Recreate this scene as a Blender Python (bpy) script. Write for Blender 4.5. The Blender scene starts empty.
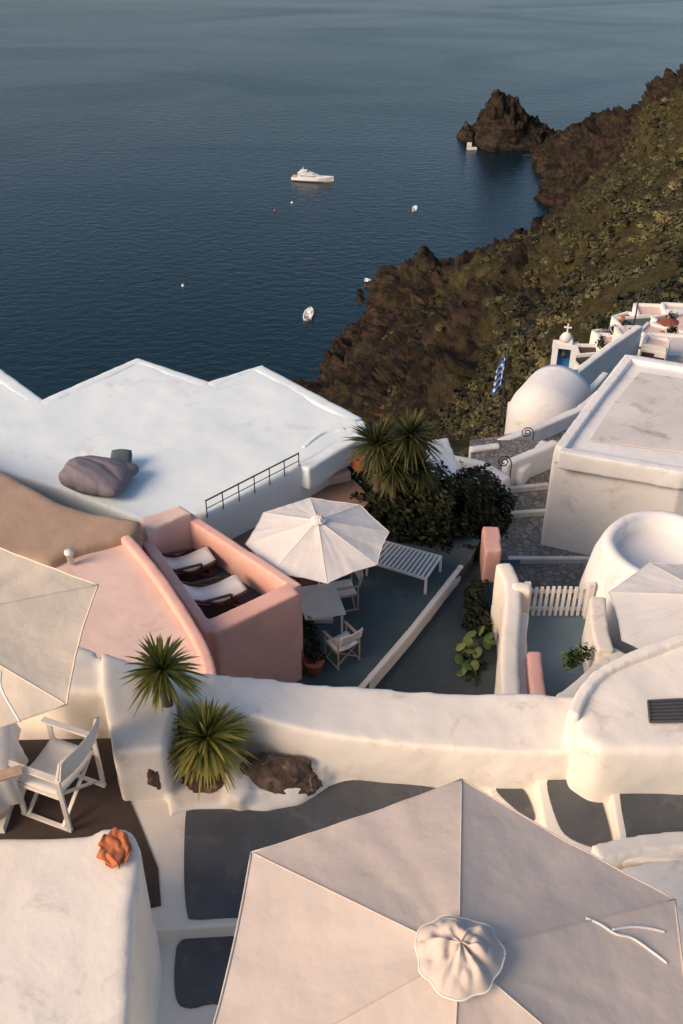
import bpy, bmesh, math, random
import numpy as np
from mathutils import Vector, Matrix, noise
random.seed(7); np.random.seed(7)
R=math.radians
sc=bpy.context.scene
# ------------------------------------------------------------------ survey
EYE=8.0; TILT=R(35); FL=983.0
_f=Vector((0,math.cos(TILT),-math.sin(TILT))); _u=Vector((0,math.sin(TILT),math.cos(TILT))); _r=Vector((1,0,0))
def sight(u,v): return _r*((u-341.5)/FL)+_f+_u*((512-v)/FL)
def W(u,v,z):
    d=sight(u,v); t=(z-EYE)/d.z
    return Vector((d.x*t,d.y*t,z))
def WD(u,v,D):
    d=sight(u,v); t=D/d.y
    return Vector((d.x*t,D,EYE+d.z*t))
# ------------------------------------------------------------------ helpers
def link(o,parent=None):
    sc.collection.objects.link(o)
    if parent: o.parent=parent
    return o
def empty(name):
    o=bpy.data.objects.new(name,None); o.empty_display_size=.3
    return link(o)
def mk(name,verts,faces,mat,parent=None,smooth=False):
    me=bpy.data.meshes.new(name); me.from_pydata([tuple(v) for v in verts],[],faces); me.update()
    if mat: me.materials.append(mat)
    if smooth: me.polygons.foreach_set('use_smooth',[True]*len(me.polygons))
    return link(bpy.data.objects.new(name,me),parent)
def from_bm(name,bm,mat,parent=None,smooth=False):
    bmesh.ops.recalc_face_normals(bm,faces=bm.faces)
    me=bpy.data.meshes.new(name); bm.to_mesh(me); bm.free()
    if mat: me.materials.append(mat)
    if smooth: me.polygons.foreach_set('use_smooth',[True]*len(me.polygons))
    return link(bpy.data.objects.new(name,me),parent)
def quads_np(name,V,nf,k,mat,parent=None,tone=None,smooth=False):
    me=bpy.data.meshes.new(name)
    n=len(V); me.vertices.add(n); me.vertices.foreach_set('co',V.astype(np.float32).ravel())
    me.loops.add(n); me.loops.foreach_set('vertex_index',np.arange(n,dtype=np.int32))
    me.polygons.add(nf); me.polygons.foreach_set('loop_start',np.arange(0,n,k,dtype=np.int32))
    try: me.polygons.foreach_set('loop_total',np.full(nf,k,dtype=np.int32))
    except Exception: pass
    me.update(calc_edges=True)
    if tone is not None:
        a=me.attributes.new('tone','FLOAT','FACE'); a.data.foreach_set('value',tone.astype(np.float32))
    me.materials.append(mat)
    return link(bpy.data.objects.new(name,me),parent)
def soft(o,vox=.05,it=6,disp=.03,ns=.6):
    m=o.modifiers.new('r','REMESH'); m.mode='VOXEL'; m.voxel_size=vox; m.use_smooth_shade=True
    if it:
        s=o.modifiers.new('s','SMOOTH'); s.factor=.5; s.iterations=it
    if disp:
        t=bpy.data.textures.new('clouds','CLOUDS'); t.noise_scale=ns; t.noise_depth=2
        d=o.modifiers.new('d','DISPLACE'); d.texture=t; d.strength=disp; d.mid_level=.5; d.texture_coords='LOCAL'
    return o
def bevel(o,w=.03,seg=3):
    m=o.modifiers.new('b','BEVEL'); m.width=w; m.segments=seg; m.limit_method='ANGLE'; m.angle_limit=R(35)
    return o
def add_prism(bm,top,zb):
    t=[bm.verts.new(p) for p in top]; b=[bm.verts.new((p[0],p[1],zb)) for p in top]
    n=len(t); bm.faces.new(t); bm.faces.new(b[::-1])
    for i in range(n):
        bm.faces.new((t[i],b[i],b[(i+1)%n],t[(i+1)%n]))
def prisms(name,items,mat,parent=None):
    bm=bmesh.new()
    for pts,zt,zb in items:
        add_prism(bm,[W(u,v,zt) for u,v in pts],zb)
    return from_bm(name,bm,mat,parent)
def prism(name,pts,zt,zb,mat,parent=None): return prisms(name,[(pts,zt,zb)],mat,parent)
def crom(P,n,closed=False):
    out=[];m=len(P)
    rng=range(m) if closed else range(m-1)
    for i in rng:
        if closed: a,b,c,d=P[(i-1)%m],P[i],P[(i+1)%m],P[(i+2)%m]
        else: a,b,c,d=P[max(i-1,0)],P[i],P[i+1],P[min(i+2,m-1)]
        for k in range(n):
            t=k/n
            out.append(.5*((2*b)+(c-a)*t+(2*a-5*b+4*c-d)*t*t+(3*b-a-3*c+d)*t**3))
    if not closed: out.append(P[-1].copy())
    return out
def wall_outline(P,th,closed=False):
    L=[];Rr=[];m=len(P)
    for i,p in enumerate(P):
        if closed: a=P[i-1];b=P[(i+1)%m]
        else: a=P[max(i-1,0)];b=P[min(i+1,m-1)]
        d=Vector((b.x-a.x,b.y-a.y,0)).normalized(); nn=Vector((-d.y,d.x,0))
        L.append(p+nn*th/2);Rr.append(p-nn*th/2)
    return L,Rr
def add_wall(bm,P,th,zb,closed=False):
    L,Q=wall_outline(P,th,closed)
    m=len(P); vt=[(bm.verts.new(L[i]),bm.verts.new(Q[i]),bm.verts.new((Q[i].x,Q[i].y,zb)),bm.verts.new((L[i].x,L[i].y,zb))) for i in range(m)]
    for i in range(m if closed else m-1):
        a=vt[i];b=vt[(i+1)%m]
        for k in range(4):
            bm.faces.new((a[k],a[(k+1)%4],b[(k+1)%4],b[k]))
    if not closed:
        bm.faces.new(vt[0]); bm.faces.new(vt[-1][::-1])
def wall(name,pts,z,th,zb,mat,parent=None,curve=0,closed=False):
    P=[W(q[0],q[1],q[2] if len(q)>2 else z) for q in pts]
    if curve: P=crom(P,curve,closed)
    bm=bmesh.new(); add_wall(bm,P,th,zb,closed)
    return from_bm(name,bm,mat,parent)
def sheet(name,pts,z,mat,parent=None,n=6,th=.0):
    P=[W(u,v,z) for u,v in pts]
    if n: P=crom(P,n,True)
    bm=bmesh.new()
    if th: add_prism(bm,P,z-th)
    else: bm.faces.new([bm.verts.new(p) for p in P])
    o=from_bm(name,bm,mat,parent)
    return o
def add_beam(bm,p,q,w,h=None,up=Vector((0,0,1))):
    h=h or w; p=Vector(p);q=Vector(q); d=(q-p).normalized()
    if abs(d.dot(up))>.98: up=Vector((0,1,0))
    s=d.cross(up).normalized(); t=s.cross(d).normalized()
    vs=[]
    for e in (p,q):
        for a,b in ((-1,-1),(1,-1),(1,1),(-1,1)):
            vs.append(bm.verts.new(e+s*a*w/2+t*b*h/2))
    for f in ((3,2,1,0),(4,5,6,7),(0,1,5,4),(1,2,6,5),(2,3,7,6),(3,0,4,7)): bm.faces.new([vs[i] for i in f])
def add_box(bm,c,s,M=None):
    c=Vector(c); vs=[]
    for z in(-.5,.5):
        for x,y in((-.5,-.5),(.5,-.5),(.5,.5),(-.5,.5)):
            v=c+Vector((x*s[0],y*s[1],z*s[2])); vs.append(bm.verts.new(M@v if M else v))
    for f in ((3,2,1,0),(4,5,6,7),(0,1,5,4),(1,2,6,5),(2,3,7,6),(3,0,4,7)): bm.faces.new([vs[i] for i in f])
def tube(name,pts,r,mat,parent=None,seg=6,bm_in=None):
    bm=bm_in or bmesh.new(); P=[Vector(p) for p in pts]; rings=[]
    for i,p in enumerate(P):
        d=(P[min(i+1,len(P)-1)]-P[max(i-1,0)]).normalized()
        up=Vector((0,0,1)) if abs(d.z)<.95 else Vector((1,0,0))
        s=d.cross(up).normalized(); t=s.cross(d)
        rr=r[i] if isinstance(r,(list,tuple)) else r
        rings.append([bm.verts.new(p+(s*math.cos(a)+t*math.sin(a))*rr) for a in [2*math.pi*k/seg for k in range(seg)]])
    for a,b in zip(rings,rings[1:]):
        for k in range(seg): bm.faces.new((a[k],a[(k+1)%seg],b[(k+1)%seg],b[k]))
    bm.faces.new(rings[0][::-1]); bm.faces.new(rings[-1])
    if bm_in: return None
    return from_bm(name,bm,mat,parent,True)
def lathe(name,prof,c,mat,parent=None,seg=28,wob=0):
    vs=[];fs=[]
    for r,z in prof:
        for k in range(seg):
            a=2*math.pi*k/seg; rr=r*(1+wob*noise.noise(Vector((math.cos(a)*1.5,math.sin(a)*1.5,z*2))))
            vs.append(Vector(c)+Vector((rr*math.cos(a),rr*math.sin(a),z)))
    for i in range(len(prof)-1):
        for k in range(seg): fs.append((i*seg+k,i*seg+(k+1)%seg,(i+1)*seg+(k+1)%seg,(i+1)*seg+k))
    return mk(name,vs,fs,mat,parent,True)
# ------------------------------------------------------------------ materials
def nodes(name):
    m=bpy.data.materials.new(name); m.use_nodes=True; nt=m.node_tree; nt.nodes.clear()
    out=nt.nodes.new('ShaderNodeOutputMaterial'); b=nt.nodes.new('ShaderNodeBsdfPrincipled')
    nt.links.new(b.outputs[0],out.inputs[0]); return m,nt,b,out
def nz(nt,co,scale,detail=4,rough=.55,dist=0):
    n=nt.nodes.new('ShaderNodeTexNoise'); n.inputs['Scale'].default_value=scale; n.inputs['Detail'].default_value=detail
    n.inputs['Roughness'].default_value=rough; n.inputs['Distortion'].default_value=dist
    nt.links.new(co,n.inputs['Vector']); return n.outputs['Fac']
def ramp(nt,f,stops):
    r=nt.nodes.new('ShaderNodeValToRGB'); nt.links.new(f,r.inputs[0]); e=r.color_ramp.elements
    while len(e)<len(stops): e.new(.5)
    for k,(p,c) in enumerate(stops):
        e[k].position=p; e[k].color=(c[0],c[1],c[2],1) if hasattr(c,'__len__') else (c,c,c,1)
    return r.outputs[0]
def mixc(nt,f,a,b,mode='MIX'):
    m=nt.nodes.new('ShaderNodeMix'); m.data_type='RGBA'; m.blend_type=mode
    for s,i in ((f,0),(a,6),(b,7)):
        if isinstance(s,(int,float)): m.inputs[i].default_value=s
        elif isinstance(s,tuple): m.inputs[i].default_value=(*s,1)
        else: nt.links.new(s,m.inputs[i])
    return m.outputs[2]
def coord(nt,scale=None):
    t=nt.nodes.new('ShaderNodeTexCoord').outputs['Object']
    if scale:
        mp=nt.nodes.new('ShaderNodeMapping'); mp.inputs['Scale'].default_value=scale; nt.links.new(t,mp.inputs[0]); t=mp.outputs[0]
    return t
def bump(nt,b,h,s,d):
    bp=nt.nodes.new('ShaderNodeBump'); bp.inputs['Strength'].default_value=s; bp.inputs['Distance'].default_value=d
    nt.links.new(h,bp.inputs['Height']); nt.links.new(bp.outputs[0],b.inputs['Normal'])
def M(name,c,c2=None,scale=2,rough=.8,bs=0,bscale=20,bd=.01,stain=None,lo=.35,hi=.65,br=.5):
    m,nt,b,out=nodes(name); co=coord(nt)
    c2=c2 or tuple(x*.8 for x in c)
    col=mixc(nt,ramp(nt,nz(nt,co,scale,4,.6),[(lo,0.),(hi,1.)]),c,c2)
    if stain:
        f=ramp(nt,nz(nt,co,stain[1],6,.7,.6),[(stain[2],0.),(min(stain[2]+.16,1),1.)])
        col=mixc(nt,f,col,stain[0])
    nt.links.new(col,b.inputs['Base Color']); b.inputs['Roughness'].default_value=rough
    b.inputs['Specular IOR Level'].default_value=.3
    if bs: bump(nt,b,nz(nt,co,bscale,4,br),bs,bd)
    return m
WH=M('whitewash_suntint',(.85,.785,.70),(.80,.725,.635),1.1,.85,.45,4,.025,((.60,.51,.43),1.9,.57),br=.55)  # white plaster, warm sunlight tint mixed into its base colour
WHR=M('whitewash_roof_skytint',(.76,.83,.84),(.71,.78,.795),.45,.85,.35,2.5,.03,((.60,.645,.655),.8,.57),br=.5)  # same white plaster on the roof, with blue skylight put into the colour
WHC=M('whitewash_pale',(.82,.80,.78),(.75,.73,.71),.8,.85,.4,4,.03,((.57,.53,.50),1.3,.57),br=.5)
CON=M('weathered_roof_screed',(.72,.67,.62),(.60,.56,.52),.9,.9,.4,6,.02,((.38,.34,.31),1.3,.55))
PK=M('pink_plaster',(.80,.455,.375),(.72,.40,.325),1.2,.85,.4,5,.02,((.76,.57,.49),1.8,.56),br=.5)
PPK=M('pale_pink_plaster',(.77,.565,.49),(.69,.495,.42),.9,.85,.4,5,.02,((.53,.39,.33),1.3,.58),br=.5)
TAN=M('sand_plaster',(.46,.32,.23),(.38,.26,.185),.8,.9,.4,5,.03,((.27,.18,.13),1.1,.58),br=.5)
GF=M('grey_painted_floor',(.112,.115,.118),(.082,.085,.09),1.6,.7,.4,18,.01,((.17,.163,.152),3.,.56))
BF=M('brown_stone_floor',(.075,.052,.042),(.052,.037,.03),1.5,.75,.4,14,.01,((.11,.082,.068),4.,.58))
TF=M('teal_grey_floor',(.085,.122,.132),(.064,.094,.103),1.,.75,.4,14,.01,((.13,.155,.16),2.,.56))
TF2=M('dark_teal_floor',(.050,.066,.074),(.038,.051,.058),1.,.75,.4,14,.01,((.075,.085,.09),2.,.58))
BL=M('blue_grey_floor',(.15,.22,.26),(.12,.175,.21),1.,.75,.4,14,.01)
WOOD=M('pale_wood',(.52,.40,.30),(.42,.31,.22),8,.6,.3,30,.004)
DWOOD=M('dark_wood',(.09,.04,.028),(.055,.028,.022),8,.5,.3,30,.004)
WPAINT=M('white_painted_wood',(.80,.76,.71),(.72,.68,.63),5,.5,.2,30,.003)
CLOTH=M('white_canvas_cloth',(.82,.78,.74),(.76,.72,.68),3,.9,.3,60,.003)
TERRA=M('terracotta',(.48,.15,.07),(.36,.10,.05),8,.8,.4,30,.005)
ORANGE=M('orange_cloth',(.52,.17,.075),(.40,.12,.05),9,.9,.4,40,.005)
TEALC=M('teal_glaze',(.03,.22,.25),None,8,.4)
METAL=M('dark_iron',(.03,.03,.032),None,8,.5)
BAG=M('mauve_beanbag_fabric',(.19,.168,.195),(.15,.132,.157),3,.85,.3,9,.02)
DARK=M('dark_opening',(.02,.02,.022),None,5,.8)
GLASS=M('tinted_glass',(.02,.025,.03),None,5,.1)
BLUE=M('blue_paint',(.02,.16,.40),None,5,.5)
BOATW=M('white_gelcoat',(.85,.84,.82),(.8,.8,.79),.5,.3)
GREY=M('grey_rubber',(.3,.3,.31),None,3,.6)
TRUNK=M('bark',(.12,.085,.06),(.07,.05,.035),9,.9,.8,25,.02)
STONEW=M('dark_volcanic_rock',(.13,.085,.062),(.05,.035,.028),5,.9,1,12,.05,((.34,.24,.17),6.,.54))
def canvas(name,c,tr=.3):
    m,nt,b,out=nodes(name); co=coord(nt)
    col=mixc(nt,ramp(nt,nz(nt,co,1.7,5,.6),[(.3,0.),(.7,1.)]),c,tuple(x*.9 for x in c))
    nt.links.new(col,b.inputs['Base Color']); b.inputs['Roughness'].default_value=.9; b.inputs['Specular IOR Level'].default_value=.15
    h=nt.nodes.new('ShaderNodeMath'); h.operation='ADD'
    nt.links.new(nz(nt,co,3.5,3,.5),h.inputs[0])
    h2=nt.nodes.new('ShaderNodeMath'); h2.operation='MULTIPLY'; h2.inputs[1].default_value=.08
    nt.links.new(nz(nt,co,150,2,.6),h2.inputs[0]); nt.links.new(h2.outputs[0],h.inputs[1])
    bump(nt,b,h.outputs[0],.6,.03)
    t=nt.nodes.new('ShaderNodeBsdfTranslucent'); nt.links.new(col,t.inputs[0])
    mx=nt.nodes.new('ShaderNodeMixShader'); mx.inputs[0].default_value=tr
    nt.links.new(b.outputs[0],mx.inputs[1]); nt.links.new(t.outputs[0],mx.inputs[2]); nt.links.new(mx.outputs[0],out.inputs[0])
    return m
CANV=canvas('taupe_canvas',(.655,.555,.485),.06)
CANV_L=canvas('cream_canvas',(.90,.75,.57),.03)
CANV_W=canvas('offwhite_canvas',(.82,.77,.73),.08)
def foliage(name,stops,tr=.2):
    m,nt,b,out=nodes(name)
    a=nt.nodes.new('ShaderNodeAttribute'); a.attribute_name='tone'
    col=ramp(nt,a.outputs['Fac'],stops); nt.links.new(col,b.inputs['Base Color']); b.inputs['Roughness'].default_value=.6
    b.inputs['Specular IOR Level'].default_value=.25
    if tr:
        t=nt.nodes.new('ShaderNodeBsdfTranslucent'); nt.links.new(col,t.inputs[0])
        mx=nt.nodes.new('ShaderNodeMixShader'); mx.inputs[0].default_value=tr
        nt.links.new(b.outputs[0],mx.inputs[1]); nt.links.new(t.outputs[0],mx.inputs[2]); nt.links.new(mx.outputs[0],out.inputs[0])
    return m
YUC=foliage('yucca_leaf',[(0,(.05,.062,.014)),(.5,(.14,.15,.03)),(1,(.48,.39,.095))])
YUD=foliage('dark_yucca_leaf',[(0,(.018,.024,.008)),(.6,(.045,.053,.015)),(1,(.13,.11,.035))])
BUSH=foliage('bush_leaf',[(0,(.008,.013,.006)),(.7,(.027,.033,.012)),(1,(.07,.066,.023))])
SHR=foliage('hillside_shrub',[(0,(.022,.021,.010)),(.5,(.068,.060,.023)),(.85,(.135,.114,.045)),(1,(.19,.155,.07))],0)
CACT=foliage('cactus_pad',[(0,(.05,.09,.03)),(1,(.15,.18,.06))],.05)
# ------------------------------------------------------------------ camera, light
cam=bpy.data.cameras.new('camera'); co_=link(bpy.data.objects.new('camera',cam))
co_.location=(0,0,EYE); co_.rotation_euler=(R(90)-TILT,0,0); cam.lens=36*FL/1024; cam.sensor_width=36; cam.clip_end=60000; cam.clip_start=.1
sc.camera=co_
SR=R(240); SE=R(29)
w=bpy.data.worlds.new('World'); sc.world=w; w.use_nodes=True; nt=w.node_tree
sky=nt.nodes.new('ShaderNodeTexSky'); sky.sky_type='NISHITA'; sky.sun_disc=False; sky.sun_elevation=SE; sky.sun_rotation=SR
sky.air_density=1.0; sky.dust_density=2.0; sky.ozone_density=1.2
nt.links.new(sky.outputs[0],nt.nodes['Background'].inputs[0]); nt.nodes['Background'].inputs[1].default_value=.15
sun=bpy.data.lights.new('sun','SUN'); sun.energy=3.9; sun.angle=R(34); sun.color=(1,.73,.50)
so=link(bpy.data.objects.new('sun',sun)); 
sd=Vector((math.sin(SR)*math.cos(SE),math.cos(SR)*math.cos(SE),math.sin(SE)))
so.rotation_euler=sd.to_track_quat('Z','Y').to_euler()
sc.view_settings.view_transform='Standard'; sc.view_settings.look='None'; sc.view_settings.exposure=0
# ------------------------------------------------------------------ sea
SEA=-130.0
m,nt,b,out=nodes('sea_water'); co=coord(nt)
big=nz(nt,coord(nt,(1,2.4,1)),.004,4,.55,1.2)
col=mixc(nt,ramp(nt,big,[(.35,0.),(.7,1.)]),(.001,.011,.018),(.001,.017,.026))
nt.links.new(col,b.inputs['Base Color']); b.inputs['IOR'].default_value=1.33
rg=nt.nodes.new('ShaderNodeMapRange'); nt.links.new(big,rg.inputs[0]); rg.inputs[1].default_value=.36; rg.inputs[2].default_value=.66; rg.inputs[3].default_value=.10; rg.inputs[4].default_value=.24
nt.links.new(rg.outputs[0],b.inputs['Roughness'])
c2=coord(nt,(1,1.6,1)); a1=nz(nt,c2,.20,5,.62,.3)
bump(nt,b,a1,.46,.68)
SEAM=m
mk('sea',[(-15000,-2000,SEA),(15000,-2000,SEA),(15000,28000,SEA),(-15000,28000,SEA)],[(0,1,2,3)],SEAM)
# ------------------------------------------------------------------ terrain
rows=[
 None,
 [(270,430,232),(330,440,190),(400,445,120),(470,445,80),(560,440,55),(640,440,50),(760,440,45)],
 [(300,388,262),(345,392,230),(410,398,150),(480,395,105),(560,370,80),(640,340,68),(800,300,60)],
 [(330,357,286),(375,350,255),(430,355,190),(500,350,140),(570,320,110),(650,280,95),(810,220,85)],
 [(355,330,303),(388,308,288),(440,310,245),(510,305,190),(590,270,155),(660,230,130),(810,160,120)],
 [(378,298,328),(398,273,302),(440,266,290),(520,255,250),(600,220,210),(670,190,180),(810,120,160)],
 [(392,286,345),(440,280,350),(500,264,356),(545,230,362),(600,192,335),(665,150,300),(800,90,260)],
 [(522,240,400),(533,228,405),(550,212,415),(588,182,415),(628,146,405),(680,106,385),(810,54,340)],
 [(522,192,485),(542,174,480),(568,144,475),(606,122,465),(642,104,450),(685,70,430),(820,12,400)],
]
G=[]
G.append([Vector(p) for p in [(-120,40,-45),(-60,40,-30),(-25,40,-22),(-8,40,-19),(2,40,-18),(12,40,-17.5),(25,40,-17),(60,40,-15)]])
for r in rows[1:]:
    P=[WD(*q) for q in r]
    P.insert(0,P[0]+(Vector((-75,0,0)) if r is rows[1] else Vector((-35,-5,-16)))); G.append(P)
G.append([p+Vector((0,45,-(p.z+136)*.55)) for p in G[-1]])
G.append([Vector((p.x,p.y+45,-142)) for p in G[-1]])
NR,NC=34,42
dense=[crom(r,NC) for r in G]; cols=list(zip(*dense))
dc=[crom(list(c),NR) for c in cols]
nc=len(dc); nr=len(dc[0]); 
verts=[];veg=[]
for j in range(nr):
    for i in range(nc):
        p=dc[i][j]; a=dc[min(i+1,nc-1)][j]-dc[max(i-1,0)][j]; bb=dc[i][min(j+1,nr-1)]-dc[i][max(j-1,0)]
        n=a.cross(bb).normalized()
        if n.z<0: n=-n
        ci=i/NC; rj=j/NR
        g=(ci-3.1)*.55
        g-=max(0,rj-5.6)*.7
        if rj<2.2: g+=(2.2-rj)*.6
        nn=noise.fractal(p/30,.6,2.1,4); g+=nn*.75
        gg=min(1,max(0,g))
        amp=min(1,max(0,(p.y-50)/120))*(1-gg*.5)
        q=Vector((p.x/26,p.y/26,p.z/15))
        d=(noise.ridged_multi_fractal(q,.75,2.15,7,1.,2.)-1.3)*6.0*amp + noise.fractal(p/6,.7,2.2,4)*2.8*amp+noise.fractal(p/11+Vector((9,3,1)),.8,2,3)*.5
        d-=max(0,.5-abs(noise.noise(Vector((p.x*.02+p.y*.03,1.7,p.z*.004)))*4))*3*gg*amp*2
        d+=(abs(((p.z+noise.noise(p/25)*10)/9.0)%1-.5)-.25)*5*amp*(1-gg)
        d=max(-8,min(9,d))
        verts.append(p+n*d); veg.append(g)
faces=[(j*nc+i,j*nc+i+1,(j+1)*nc+i+1,(j+1)*nc+i) for j in range(nr-1) for i in range(nc-1)]
m,nt,b,out=nodes('cliff_rock_and_scrub'); co=coord(nt)
at=nt.nodes.new('ShaderNodeAttribute'); at.attribute_name='veg'
rock=ramp(nt,nz(nt,co,.12,7,.75,.8),[(.30,(.013,.010,.009)),(.45,(.038,.024,.020)),(.58,(.080,.049,.038)),(.72,(.17,.118,.092))])
rock=mixc(nt,ramp(nt,nz(nt,coord(nt,(.6,.6,4)),.14,6,.7),[(.42,0.),(.56,1.)]),rock,(.020,.016,.014))
rock=mixc(nt,ramp(nt,nz(nt,coord(nt,(.4,.4,5)),.09,5,.7),[(.58,0.),(.70,.6)]),rock,(.13,.078,.058))
rock=mixc(nt,ramp(nt,nz(nt,co,.2,6,.75),[(.50,0.),(.62,.85)]),rock,(.062,.058,.027))
grn=ramp(nt,nz(nt,co,.35,6,.75,.3),[(.3,(.022,.020,.009)),(.5,(.065,.055,.023)),(.68,(.14,.11,.055)),(.82,(.23,.17,.10))])
ad=nt.nodes.new('ShaderNodeMath'); ad.operation='MULTIPLY_ADD'; nt.links.new(nz(nt,co,.3,5,.7),ad.inputs[0]); ad.inputs[1].default_value=.8; nt.links.new(at.outputs['Fac'],ad.inputs[2])
nt.links.new(mixc(nt,ramp(nt,ad.outputs[0],[(.42,0.),(.68,1.)]),rock,grn),b.inputs['Base Color'])
b.inputs['Roughness'].default_value=.95; b.inputs['Specular IOR Level'].default_value=.1
bump(nt,b,nz(nt,co,.4,7,.75),1.,2.2)
TER=m
o=mk('cliff_terrain',verts,faces,TER,None,True)
a=o.data.attributes.new('veg','FLOAT','POINT'); a.data.foreach_set('value',veg)
# shrubs
NL=70
def leafcluster(n,size):
    V=[]
    for k in range(n):
        d=Vector((random.gauss(0,1),random.gauss(0,1),abs(random.gauss(0,.8))+.05)).normalized()
        c=d*(random.uniform(.5,1.0)); 
        n1=(d+Vector((random.gauss(0,.35),random.gauss(0,.35),random.gauss(0,.35)))).normalized()
        s=n1.cross(Vector((random.random(),random.random(),random.random()))).normalized(); t=n1.cross(s)
        z=size*random.uniform(.6,1.3)
        for a,bq in((-1,-.6),(.7,-1),(1,.7),(-.6,1)): V.append(c+s*a*z+t*bq*z)
    return np.array([tuple(v) for v in V])
temps=[leafcluster(NL,.20) for _ in range(6)]
chunks=[];rn=[]
cnt=0
ids=list(range(len(verts))); random.shuffle(ids)
for k in ids:
    if cnt>6800: break
    p=verts[k]; g=veg[k]
    j=k//nc; i=k%nc
    if i<NC or p.z<-122: continue
    if g<-.1 or random.random()>min(1,(g+.12)**1.0): continue
    dn=noise.fractal(p/13,.7,2,3)
    if dn<-.10: continue
    s=random.uniform(.4,1.2)*(.5+min(1.,p.y/180)*.8)*(1+.5*max(0,dn))
    T=temps[cnt%6]; an=random.uniform(0,6.28); ca,sa=math.cos(an),math.sin(an)
    X=T@np.array([[ca,sa,0],[-sa,ca,0],[0,0,1]]); X=X*np.array([s,s*random.uniform(.8,1.3),s*.7])+np.array([p.x+random.uniform(-1,1),p.y+random.uniform(-1,1),p.z-.15*s])
    base=np.clip(random.betavariate(1.8,2.4)+noise.noise(p/22)*.55,0,1)
    chunks.append(X); rn.append(np.clip(base+np.random.normal(0,.05,NL),0,1)); cnt+=1
V=np.concatenate(chunks); quads_np('hillside_shrubs',V,len(V)//4,4,SHR,None,np.concatenate(rn))
def gz(x,y):
    pts=[(-30,.6),(0,-.5),(5.2,-.6),(8.5,-6.9),(20,-10.3),(30,-14.2),(46,-20)]
    for (a,za),(b2,zb) in zip(pts,pts[1:]):
        if y<=b2: 
            t=(y-a)/(b2-a); z=za+(zb-za)*t; break
    else: z=zb
    if x<-5 and y>24: z-=(y-24)*.9*min(1,(-5-x)/10)
    return z
vs=[];vg=[]
nx,ny=120,90
for j in range(ny):
    for i in range(nx):
        x=-75+150*i/(nx-1); y=-25+72*j/(ny-1); z=gz(x,y)+noise.fractal(Vector((x,y,0))/4,.8,2,4)*.35
        vs.append((x,y,z)); vg.append(.5+noise.noise(Vector((x,y,0))/6)*.5)
o=mk('ground',vs,[(j*nx+i,j*nx+i+1,(j+1)*nx+i+1,(j+1)*nx+i) for j in range(ny-1) for i in range(nx-1)],TER,None,True)
a=o.data.attributes.new('veg','FLOAT','POINT'); a.data.foreach_set('value',vg)
def islet(name,outline,D0,depth,N=130,K=64,rg_=3.4):
    vs=[]
    L=[WD(u,v,D0) for u,v in outline]
    def top(x):
        for a,b2 in zip(L,L[1:]):
            if x<=b2.x: t=(x-a.x)/(b2.x-a.x); return a.z+(b2.z-a.z)*max(0,t)
        return L[-1].z
    x0,x1=L[0].x,L[-1].x
    for k in range(K):
        s=-1+2*k/(K-1)
        for i in range(N):
            x=x0-3+(x1-x0+6)*i/(N-1); h=top(min(max(x,x0),x1))-SEA
            if x<x0 or x>x1: h=-2
            e=(1-abs(s)**2.0)
            p=Vector((x,D0+s*depth,SEA-3+(h+3.5)*e))
            p.z+=(noise.ridged_multi_fractal(p/8,.7,2.15,6,1,2)-1.3)*rg_*e+noise.fractal(p/2.6,.7,2,4)*2.2*e
            p.x+=noise.noise(p/6)*2; p.y+=noise.noise(p/7+Vector((5,5,5)))*4
            vs.append(p)
    o=mk(name,vs,[(k*N+i,k*N+i+1,(k+1)*N+i+1,(k+1)*N+i) for k in range(K-1) for i in range(N-1)],TER,None,True)
    a=o.data.attributes.new('veg','FLOAT','POINT'); a.data.foreach_set('value',[-.3]*len(vs))
islet('rock_islet',[(473,138),(477,127),(481,119),(486,108),(492,97),(499,94),(505,99),(512,100),(519,108),(526,117),(535,122),(543,128),(551,136),(558,143),(561,150)],545,24)
islet('rock_islet',[(457,139),(461,131),(467,126),(472,129),(477,134),(482,142)],548,11,60,30,2.)
islet('rock_islet',[(566,150),(569,134),(577,127),(587,126),(599,121),(613,116),(625,117),(645,128)],505,16)
hh=empty('harbour_chapel')
c=W(472,141,SEA)
bm=bmesh.new(); add_box(bm,(c.x-3,c.y-14,SEA+1.8),(2.2,1.8,1.8)); add_box(bm,(c.x-2,c.y-17,SEA+.6),(5,2.2,1.0)); from_bm('walls',bm,CON,hh)
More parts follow.
